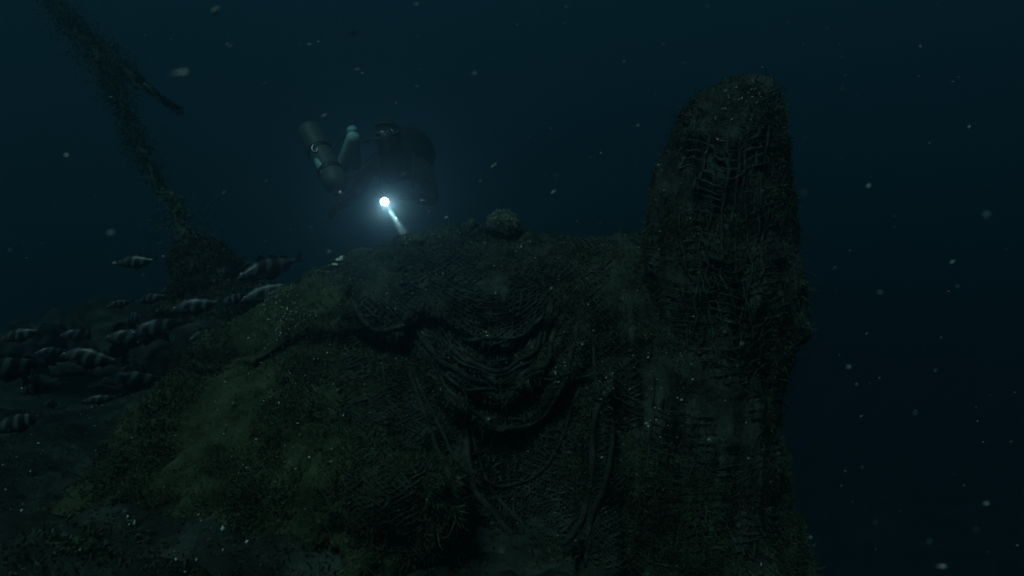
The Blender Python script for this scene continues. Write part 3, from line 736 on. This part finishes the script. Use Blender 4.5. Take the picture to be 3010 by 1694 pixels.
# torch arm (right in the picture), other arm at left
tp = P(1130, 593, DD - .42)              # torch lens
HL = tp + Vector((.035, .13, .055))      # torch grip
for s, nm, S_, E_, H_ in ((1, 'l', P(1245, 500, DD), P(1278, 592, DD - .02), HL + Vector((.085, .05, .01))), (-1, 'r', P(1085, 492, DD + .02), P(1040, 580, DD - .02), P(1000, 600, DD - .28))):
    j('sh' + nm, S_, .082, 'chest'); j('ua' + nm, S_.lerp(E_, .55), .064, 'sh' + nm); j('el' + nm, E_, .052, 'ua' + nm)
    j('fa' + nm, E_.lerp(H_, .45), .050, 'el' + nm); j('wr' + nm, H_, .034, 'fa' + nm)
    fd = (HL - H_) if nm == 'l' else Vector((-.03, -.07, -.05)); fd = fd.normalized()
    pal = H_ + fd * .055; j('pa' + nm, pal, .030, 'wr' + nm)
    sd_ = fd.cross(Vector((0, 0, 1))).normalized(); curl = Vector((0, -.3, -1)).normalized() if nm == 'l' else Vector((0, 0, -1))
    upv = sd_.cross(fd).normalized()
    for k, (o_, ln) in enumerate(((-.030, .062), (-.010, .072), (.010, .068), (.030, .052))):
        a_ = pal + upv * 0 + (sd_ if nm == 'r' else sd_) * o_ + fd * .025; b_ = a_ + fd * ln * .5 + curl * ln * .12; c_ = b_ + fd * ln * .22 + curl * ln * .42
        j(f'f{nm}{k}a', a_, .0105, 'pa' + nm); j(f'f{nm}{k}b', b_, .0095, f'f{nm}{k}a'); j(f'f{nm}{k}c', c_, .008, f'f{nm}{k}b')
    t1 = pal - fd * .02 - sd_ * .035; j('t' + nm + 'a', t1, .012, 'pa' + nm); j('t' + nm + 'b', t1 + fd * .03 - sd_ * .012 + curl * .015, .010, 't' + nm + 'a')
for s, nm in ((1, 'l'), (-1, 'r')):
    h_ = hip + Vector((s * .10, .06, -.01)); k_ = hip + Vector((s * .13, .44, -.08)); a_ = k_ + Vector((s * -.03, .36, .08)); t_ = a_ + Vector((s * -.01, .16, .02))
    j('th' + nm, h_, .098, 'pelvis'); j('tm' + nm, h_.lerp(k_, .5), .085, 'th' + nm); j('kn' + nm, k_, .066, 'tm' + nm); j('cf' + nm, k_.lerp(a_, .4), .062, 'kn' + nm); j('an' + nm, a_, .044, 'cf' + nm); j('ft' + nm, t_, .040, 'an' + nm)
skinned('body', B, E, RR, M_suit, diver)
for nm in 'lr':
    a_ = B[J['an' + nm]]; t_ = B[J['ft' + nm]]; d = (t_ - a_).normalized(); sdv = Vector((1, 0, 0)); nrm_ = d.cross(sdv).normalized()
    pl = [(0, -.05), (.12, -.06), (.36, -.095), (.44, -.085), (.46, 0), (.44, .085), (.36, .095), (.12, .06), (0, .05)]
    Vv = [t_ + d * (x - .06) + sdv * y + nrm_ * .008 * q for q in (-1, 1) for x, y in pl]; n = len(pl)
    adopt(mk('fin', Vv, [tuple(range(n)), tuple(range(n, 2 * n))[::-1]] + [(i, i + n, (i + 1) % n + n, (i + 1) % n) for i in range(n)], M_rubber, smooth=False), diver)
# head: face with hood, mask and regulator
hv, hf = ell((0, 0, 0), (.082, .100, .118), 40, 28)
fv = []
for v in hv:
    v = v.copy()
    if v.y < 0:                                   # face side is -y
        v.y += .018 * math.exp(-((v.z - .01) / .02) ** 2 - ((abs(v.x) - .032) / .018) ** 2)     # eye sockets
        v.y -= .022 * math.exp(-((v.z + .022) / .02) ** 2 - (v.x / .012) ** 2)                 # nose
        v.y -= .007 * math.exp(-((v.z + .058) / .010) ** 2 - (v.x / .026) ** 2)                # lips
        v.y -= .008 * math.exp(-((v.z + .090) / .016) ** 2 - (v.x / .025) ** 2)                # chin
    v.x *= 1 - .18 * max(0, -v.z / .118)
    fv.append(v)
MH = Matrix.Translation(hd + Vector((0, -.01, .015))) @ Euler((R(-8), 0, R(4))).to_matrix().to_4x4()
adopt(mk('face', [MH @ v for v in fv], hf, M_skin), diver)
hood = [v * 1.075 for v in hv]
keepf = [f for f in hf if not (sum(hood[i].y for i in f) / 4 < -.058 and abs(sum(hood[i].z for i in f) / 4 + .005) < .085)]
adopt(mk('hood', [MH @ v for v in hood], keepf, M_rubber), diver)
def ringpts(rx, rz, y, n=28, p=3.0):
    return [Vector((rx * math.copysign(abs(math.cos(t)) ** (2 / p), math.cos(t)), y - .0 + .02 * (abs(math.cos(t))) ** 2, rz * math.copysign(abs(math.sin(t)) ** (2 / p), math.sin(t)))) for t in [2 * math.pi * k / n for k in range(n)]]
mo = [MH @ (v + Vector((0, 0, .012))) for v in ringpts(.080, .042, -.112)]
mask = adopt(mk('mask', *tube(mo + [mo[0]], .010, 8), M_rubber), diver)
lens_ = [MH @ (v + Vector((0, 0, .012))) for v in ringpts(.074, .037, -.114)]
lens_b = [v + Vector((0, .006, 0)) for v in lens_]; n = len(lens_)
adopt(mk('lens', lens_ + lens_b, [tuple(range(n)), tuple(range(n, 2 * n))[::-1]] + [(i, i + n, (i + 1) % n + n, (i + 1) % n) for i in range(n)], M_lens, smooth=False), mask)
adopt(mk('regulator', *merge([tube([MH @ Vector((0, y, -.058)) for y in (-.095, -.115, -.118, -.150, -.156)], [.02, .024, .036, .038, .028], 20),
      tube(spline([MH @ Vector(p) for p in ((-.03, -.13, -.06), (-.10, -.12, -.07), (-.17, -.02, -.05), (-.16, .12, .0))], 8), .008, 8)]), M_rubber), diver)
# wing and harness on the back: the dark bulk above the shoulders
adopt(mk('buoyancy_wing', *ell(P(1195, 452, DD + .22), (.225, .30, .20), 32, 20), M_suit), diver)
for s in (-1, 1):
    adopt(mk('harness_strap', *tube(spline([P(1165 + s * 45, 440, DD + .05), P(1165 + s * 52, 475, DD - .16), P(1165 + s * 48, 520, DD - .17), P(1165 + s * 50, 550, DD + .02)], 6), .016, 8, True, .4), M_rubber), diver)
adopt(mk('pressure_hose', *tube(spline([P(1020, 395, DD + .08), P(992, 420, DD - .02), P(960, 470, DD - .1), P(975, 525, DD - .16), P(1030, 520, DD - .1), P(1090, 480, DD - .05)], 8), .008, 8), M_rubber), diver)

def cylinder(name, p0, p1, r, m, label, cat, band=True, dome=True, group=None):
    d = (p1 - p0); Ln = d.length; d.normalize()
    root = empty(name, p0); tag(root, label, cat, group)
    prof = [(0, r * .25), (.004, r * .72), (.016, r * .90), (.035, r)] if not dome else [(0, r * .02), (r * .06, r * .35), (r * .2, r * .64), (r * .45, r * .87), (r * .8, r)]
    e0 = Ln - r * .9; prof += [(t, r) for t in np.linspace(prof[-1][0] + .03, e0, 8)] + [(e0 + r * .35, r * .94), (e0 + r * .65, r * .72), (e0 + r * .85, r * .42), (Ln, r * .22)]
    adopt(mk('tank_body', *tube([p0 + d * t for t, _ in prof], [q for _, q in prof], 32), m), root)
    if band:
        for t in (.40, .72):
            adopt(mk('strap', *tube([p0 + d * (Ln * t + x) for x in (-.022, -.020, .020, .022)], [r * 1.0, r * 1.035, r * 1.035, r * 1.0], 32), M_rubber), root)
    vp = p1; sdv = d.orthogonal().normalized()
    vl = adopt(mk('valve', *merge([tube([vp, vp + d * .05], .016, 12), tube([vp + d * .035 - sdv * .03, vp + d * .035 + sdv * .03], .013, 12)]), M_chrome), root)
    adopt(mk('knob', *tube([vp + d * .035 + sdv * .03, vp + d * .035 + sdv * .034, vp + d * .035 + sdv * .055], [.018, .022, .020], 14), M_rubber), vl)
    return root, d
c0 = P(905, 376, DD + .12); c1 = P(998, 560, DD - .18)
cyl, cdir = cylinder('diving_cylinder', c0, c1, .090, M_tank, 'large pale grey diving cylinder slung at the left side of the diver, base upwards', 'diving cylinder', True, False)
# label patch on the cylinder
mid = c0.lerp(c1, .66); fr = Vector((0, -1, 0)); fr = (fr - cdir * fr.dot(cdir)).normalized(); sdv = cdir.cross(fr).normalized()
pv = []; pw = 22
for k in range(pw + 1):
    t = k / pw; hw = .033 * math.sin(math.pi * t) ** .6
    for s in (-1, 0, 1):
        ang = (s * hw - .045 * (-1)) / .090
        for rr2 in (.0995,): pv.append(mid + cdir * (t - .5) * .15 + (fr * math.cos(ang) + sdv * math.sin(ang)) * .0925)
pf = [(3 * k + q, 3 * k + q + 1, 3 * k + q + 4, 3 * k + q + 3) for k in range(pw) for q in (0, 1)]
po = adopt(mk('sticker', pv, pf, M_bottle), cyl)
so = po.modifiers.new('s', 'SOLIDIFY'); so.thickness = .002
# rigging on the cylinder neck
adopt(mk('bolt_snap', *merge([tube(spline([c0.lerp(c1, .40) + fr * .10 + sdv * x + cdir * y for x, y in ((0, 0), (.02, .02), (.025, .05), (.005, .075), (-.01, .055))], 5), .005, 6)]), M_chrome), cyl)
cylinder('small_bottle', P(1034, 372, DD + .02), P(1050, 500, DD + .30), .042, M_bottle, 'upper of two small pale dome-ended bottles beside the hood of the diver', 'small bottle', False, True, 'small bottles beside the diver')
cylinder('small_bottle', P(1044, 392, DD - .08), P(1006, 500, DD + .14), .054, M_bottle, 'lower and nearer of two small pale dome-ended bottles beside the diver', 'small bottle', False, True, 'small bottles beside the diver')
# small grey strokes in front of the hood
clip = adopt(mk('clip', *merge([tube([P(1139, 384, DD - .34), P(1141, 392, DD - .345), P(1146, 404, DD - .34)], [.004, .005, .003], 8), tube([P(1149, 380, DD - .34), P(1155, 386, DD - .34), P(1157, 394, DD - .34)], .003, 8)]), M_chrome), diver)

# ---------------------------------------------------------------- torch, lit
aim = (P(1232, 760, DD - .62) - tp).normalized()
face = (aim * .55 + (O - tp).normalized() * .75).normalized()
torch = empty('dive_torch', tp); tag(torch, 'dive torch shining white in the hand of the diver above the ridge', 'torch')
bk = -face
adopt(mk('torch_head', *tube([tp + bk * t for t in (.012, .014, .05, .06, .16, .165)], [.022, .027, .027, .022, .020, .012], 24), M_rubber), torch)
m = bpy.data.materials.new('torch_light'); m.use_nodes = True; n = m.node_tree.nodes; n.clear(); em = n.new('ShaderNodeEmission'); em.inputs[0].default_value = (.82, .95, 1, 1); em.inputs[1].default_value = 30
mo_ = n.new('ShaderNodeOutputMaterial'); m.node_tree.links.new(em.outputs[0], mo_.inputs[0])
adopt(mk('lens', *tube([tp + face * t for t in (-.008, .006, .012, .016)], [.026, .028, .022, .010], 24), m), torch)
def spot(name, d, energy, ang, blend, pos, col=(.75, .93, 1), rad=.01):
    l = bpy.data.lights.new(name, 'SPOT'); l.energy = energy; l.spot_size = R(ang); l.spot_blend = blend; l.color = col; l.shadow_soft_size = rad
    o = bpy.data.objects.new(name, l); COL.objects.link(o); o.location = pos; o.rotation_euler = d.to_track_quat('-Z', 'Y').to_euler(); adopt(o, torch)
spot('torch_beam', aim, 90, 18, 1.0, tp + aim * .05, (.72, .95, .92))
spot('torch_spill', face, 2.0, 160, .9, tp + face * .05, (.68, .86, 1), .015)

# added volume of murkier water that makes the torch halo and beam show
def halo_volume():
    c = tp.lerp(P(1165, 670, DD - .5), .35)
    o = mk('halo_volume', *ell((0, 0, 0), (1, 1, 1), 32, 20)); o.location = c; o.scale = (.50, .40, .40)
    m = bpy.data.materials.new('halo_volume'); m.use_nodes = True; n = m.node_tree.nodes; l = m.node_tree.links; n.clear()
    t = n.new('ShaderNodeTexCoord'); ln = n.new('ShaderNodeVectorMath'); ln.operation = 'LENGTH'; l.new(t.outputs['Object'], ln.inputs[0])
    mr = n.new('ShaderNodeMapRange'); mr.inputs['From Min'].default_value = 1; mr.inputs['From Max'].default_value = 0; mr.inputs['To Max'].default_value = 1; l.new(ln.outputs['Value'], mr.inputs[0])
    pw = n.new('ShaderNodeMath'); pw.operation = 'POWER'; pw.inputs[1].default_value = 3.4; l.new(mr.outputs[0], pw.inputs[0])
    ns = n.new('ShaderNodeTexNoise'); ns.inputs['Scale'].default_value = 3; l.new(t.outputs['Object'], ns.inputs['Vector'])
    ml = n.new('ShaderNodeMath'); ml.operation = 'MULTIPLY'; l.new(pw.outputs[0], ml.inputs[0]); l.new(ns.outputs['Fac'], ml.inputs[1])
    m2 = n.new('ShaderNodeMath'); m2.operation = 'MULTIPLY'; m2.inputs[1].default_value = 3.0; l.new(ml.outputs[0], m2.inputs[0])
    v = n.new('ShaderNodeVolumePrincipled'); v.inputs['Color'].default_value = (.55, .86, .92, 1); v.inputs['Anisotropy'].default_value = .35; l.new(m2.outputs[0], v.inputs['Density'])
    mo = n.new('ShaderNodeOutputMaterial'); l.new(v.outputs[0], mo.inputs['Volume']); o.data.materials.append(m)
    tag(o, 'soft glow around the dive torch, an added volume of denser water', 'silt cloud', kind='stuff')
halo_volume()

# ---------------------------------------------------------------- marine snow and bubbles
sp = [(680, 138, 1.0, 13), (668, 130, 1.1, 6), (778, 243, 1.2, 9), (1033, 95, .75, 20), (952, 340, 1.1, 10), (1395, 217, .85, 15), (1450, 488, 1.3, 10), (1625, 567, 1.2, 10), (1767, 450, 1.4, 7), (2628, 636, 1.1, 9), (2632, 668, 1.3, 6), (1240, 590, 1.7, 10), (1224, 12, .9, 12),
      (635, 30, .7, 15), (550, 217, .5, 24), (2517, 1129, 1.1, 8), (2972, 1299, 1.2, 6), (2292, 862, .8, 14), (2172, 1543, .8, 14), (1441, 1232, 1.1, 11), (1899, 1245, 1.2, 9), (2517, 282, 1.3, 7), (2846, 374, 1.2, 8), (2704, 136, 1.1, 8), (2900, 632, .5, 14),
      (1875, 370, 1.2, 7), (2750, 1090, .9, 9), (2555, 545, .9, 12), (2360, 570, .5, 15), (340, 773, 1.3, 10), (480, 754, 1.4, 8), (1186, 514, 1.0, 12), (970, 740, 1.1, 9), (330, 684, .6, 16), (2496, 1078, .8, 12), (2382, 1580, 1.1, 8), (1108, 526, 1.9, 6), (1055, 205, 1.1, 8),
      (1065, 215, 1.2, 6), (1312, 640, 1.5, 8), (2130, 975, 1.1, 6), (1410, 533, 1.4, 6), (1950, 130, 1.1, 7), (2732, 420, 1.2, 8), (2770, 1665, .7, 14), (2900, 1480, .7, 12), (2740, 375, 1.1, 6), (2630, 1390, 1.2, 5), (2800, 770, .9, 9), (2590, 860, .7, 11), (1300, 275, 1.2, 6),
      (2010, 185, 1.2, 6), (1835, 180, 1.3, 6), (1835, 183, 1.1, 5), (30, 735, 1.0, 8), (195, 457, .9, 9), (475, 360, 1.3, 5), (660, 565, 1.2, 5), (1000, 590, 1.9, 6), (1155, 120, 1.2, 6), (1665, 20, 1.1, 6), (2180, 1010, .9, 9), (910, 130, 1.2, 7), (1140, 600, 1.8, 4)]
pts = []; sz = []; stx = []
for a, b, D, s in sp:
    pts.append(tuple(P(a, b, D))); sz.append((.95 if a < 2000 else .72) * s * K * D * .85); stx.append((1.2 + .5 * random.random(), .7, .7))
for _ in range(950):
    D = .6 + 4.2 * random.random() ** 1.3; a = random.uniform(-300, 3300); b = random.uniform(-200, 1900)
    if a < 760 and 760 < b < 1500 and random.random() < .5: continue
    h = hit(a, b)
    if h and h[0].y < D + .1: continue
    pts.append(tuple(P(a, b, D))); sz.append(random.choice((1.3, 1.6, 2, 2.3, 2.6, 3, 3.5, 4.6)) * K * D * (.9 if D < 3 else 1)); stx.append((random.uniform(1.0, 2.2), .7, .6))
# the rest of the water outside the view
for _ in range(500):
    pts.append((random.uniform(-5, 5), random.uniform(.7, 6), CZ + random.uniform(-1, 3))); sz.append(random.uniform(.0006, .0022)); stx.append((1.3, .7, .6))
tag(flakes('marine_snow', np.array(pts), np.array(sz), M_snow, None, 31, np.array(stx)), 'pale flecks of marine snow drifting all through the dark water', 'marine snow', kind='stuff')
bp = []; bs = []
for _ in range(90):
    t = random.random(); c = tp.lerp(P(1196, 705, DD - .5), t) + Vector((random.gauss(0, .012 + .02 * t), -.03 + random.gauss(0, .03), random.gauss(0, .012)))
    bp.append(tuple(c)); bs.append(random.uniform(.0010, .0030) * (1.5 if t < .25 else 1))
tag(flakes('stirred_silt', np.array(bp), np.array(bs), M_snow, None, 33), 'bright grains drifting in the torch beam above the ridge', 'silt', kind='stuff')
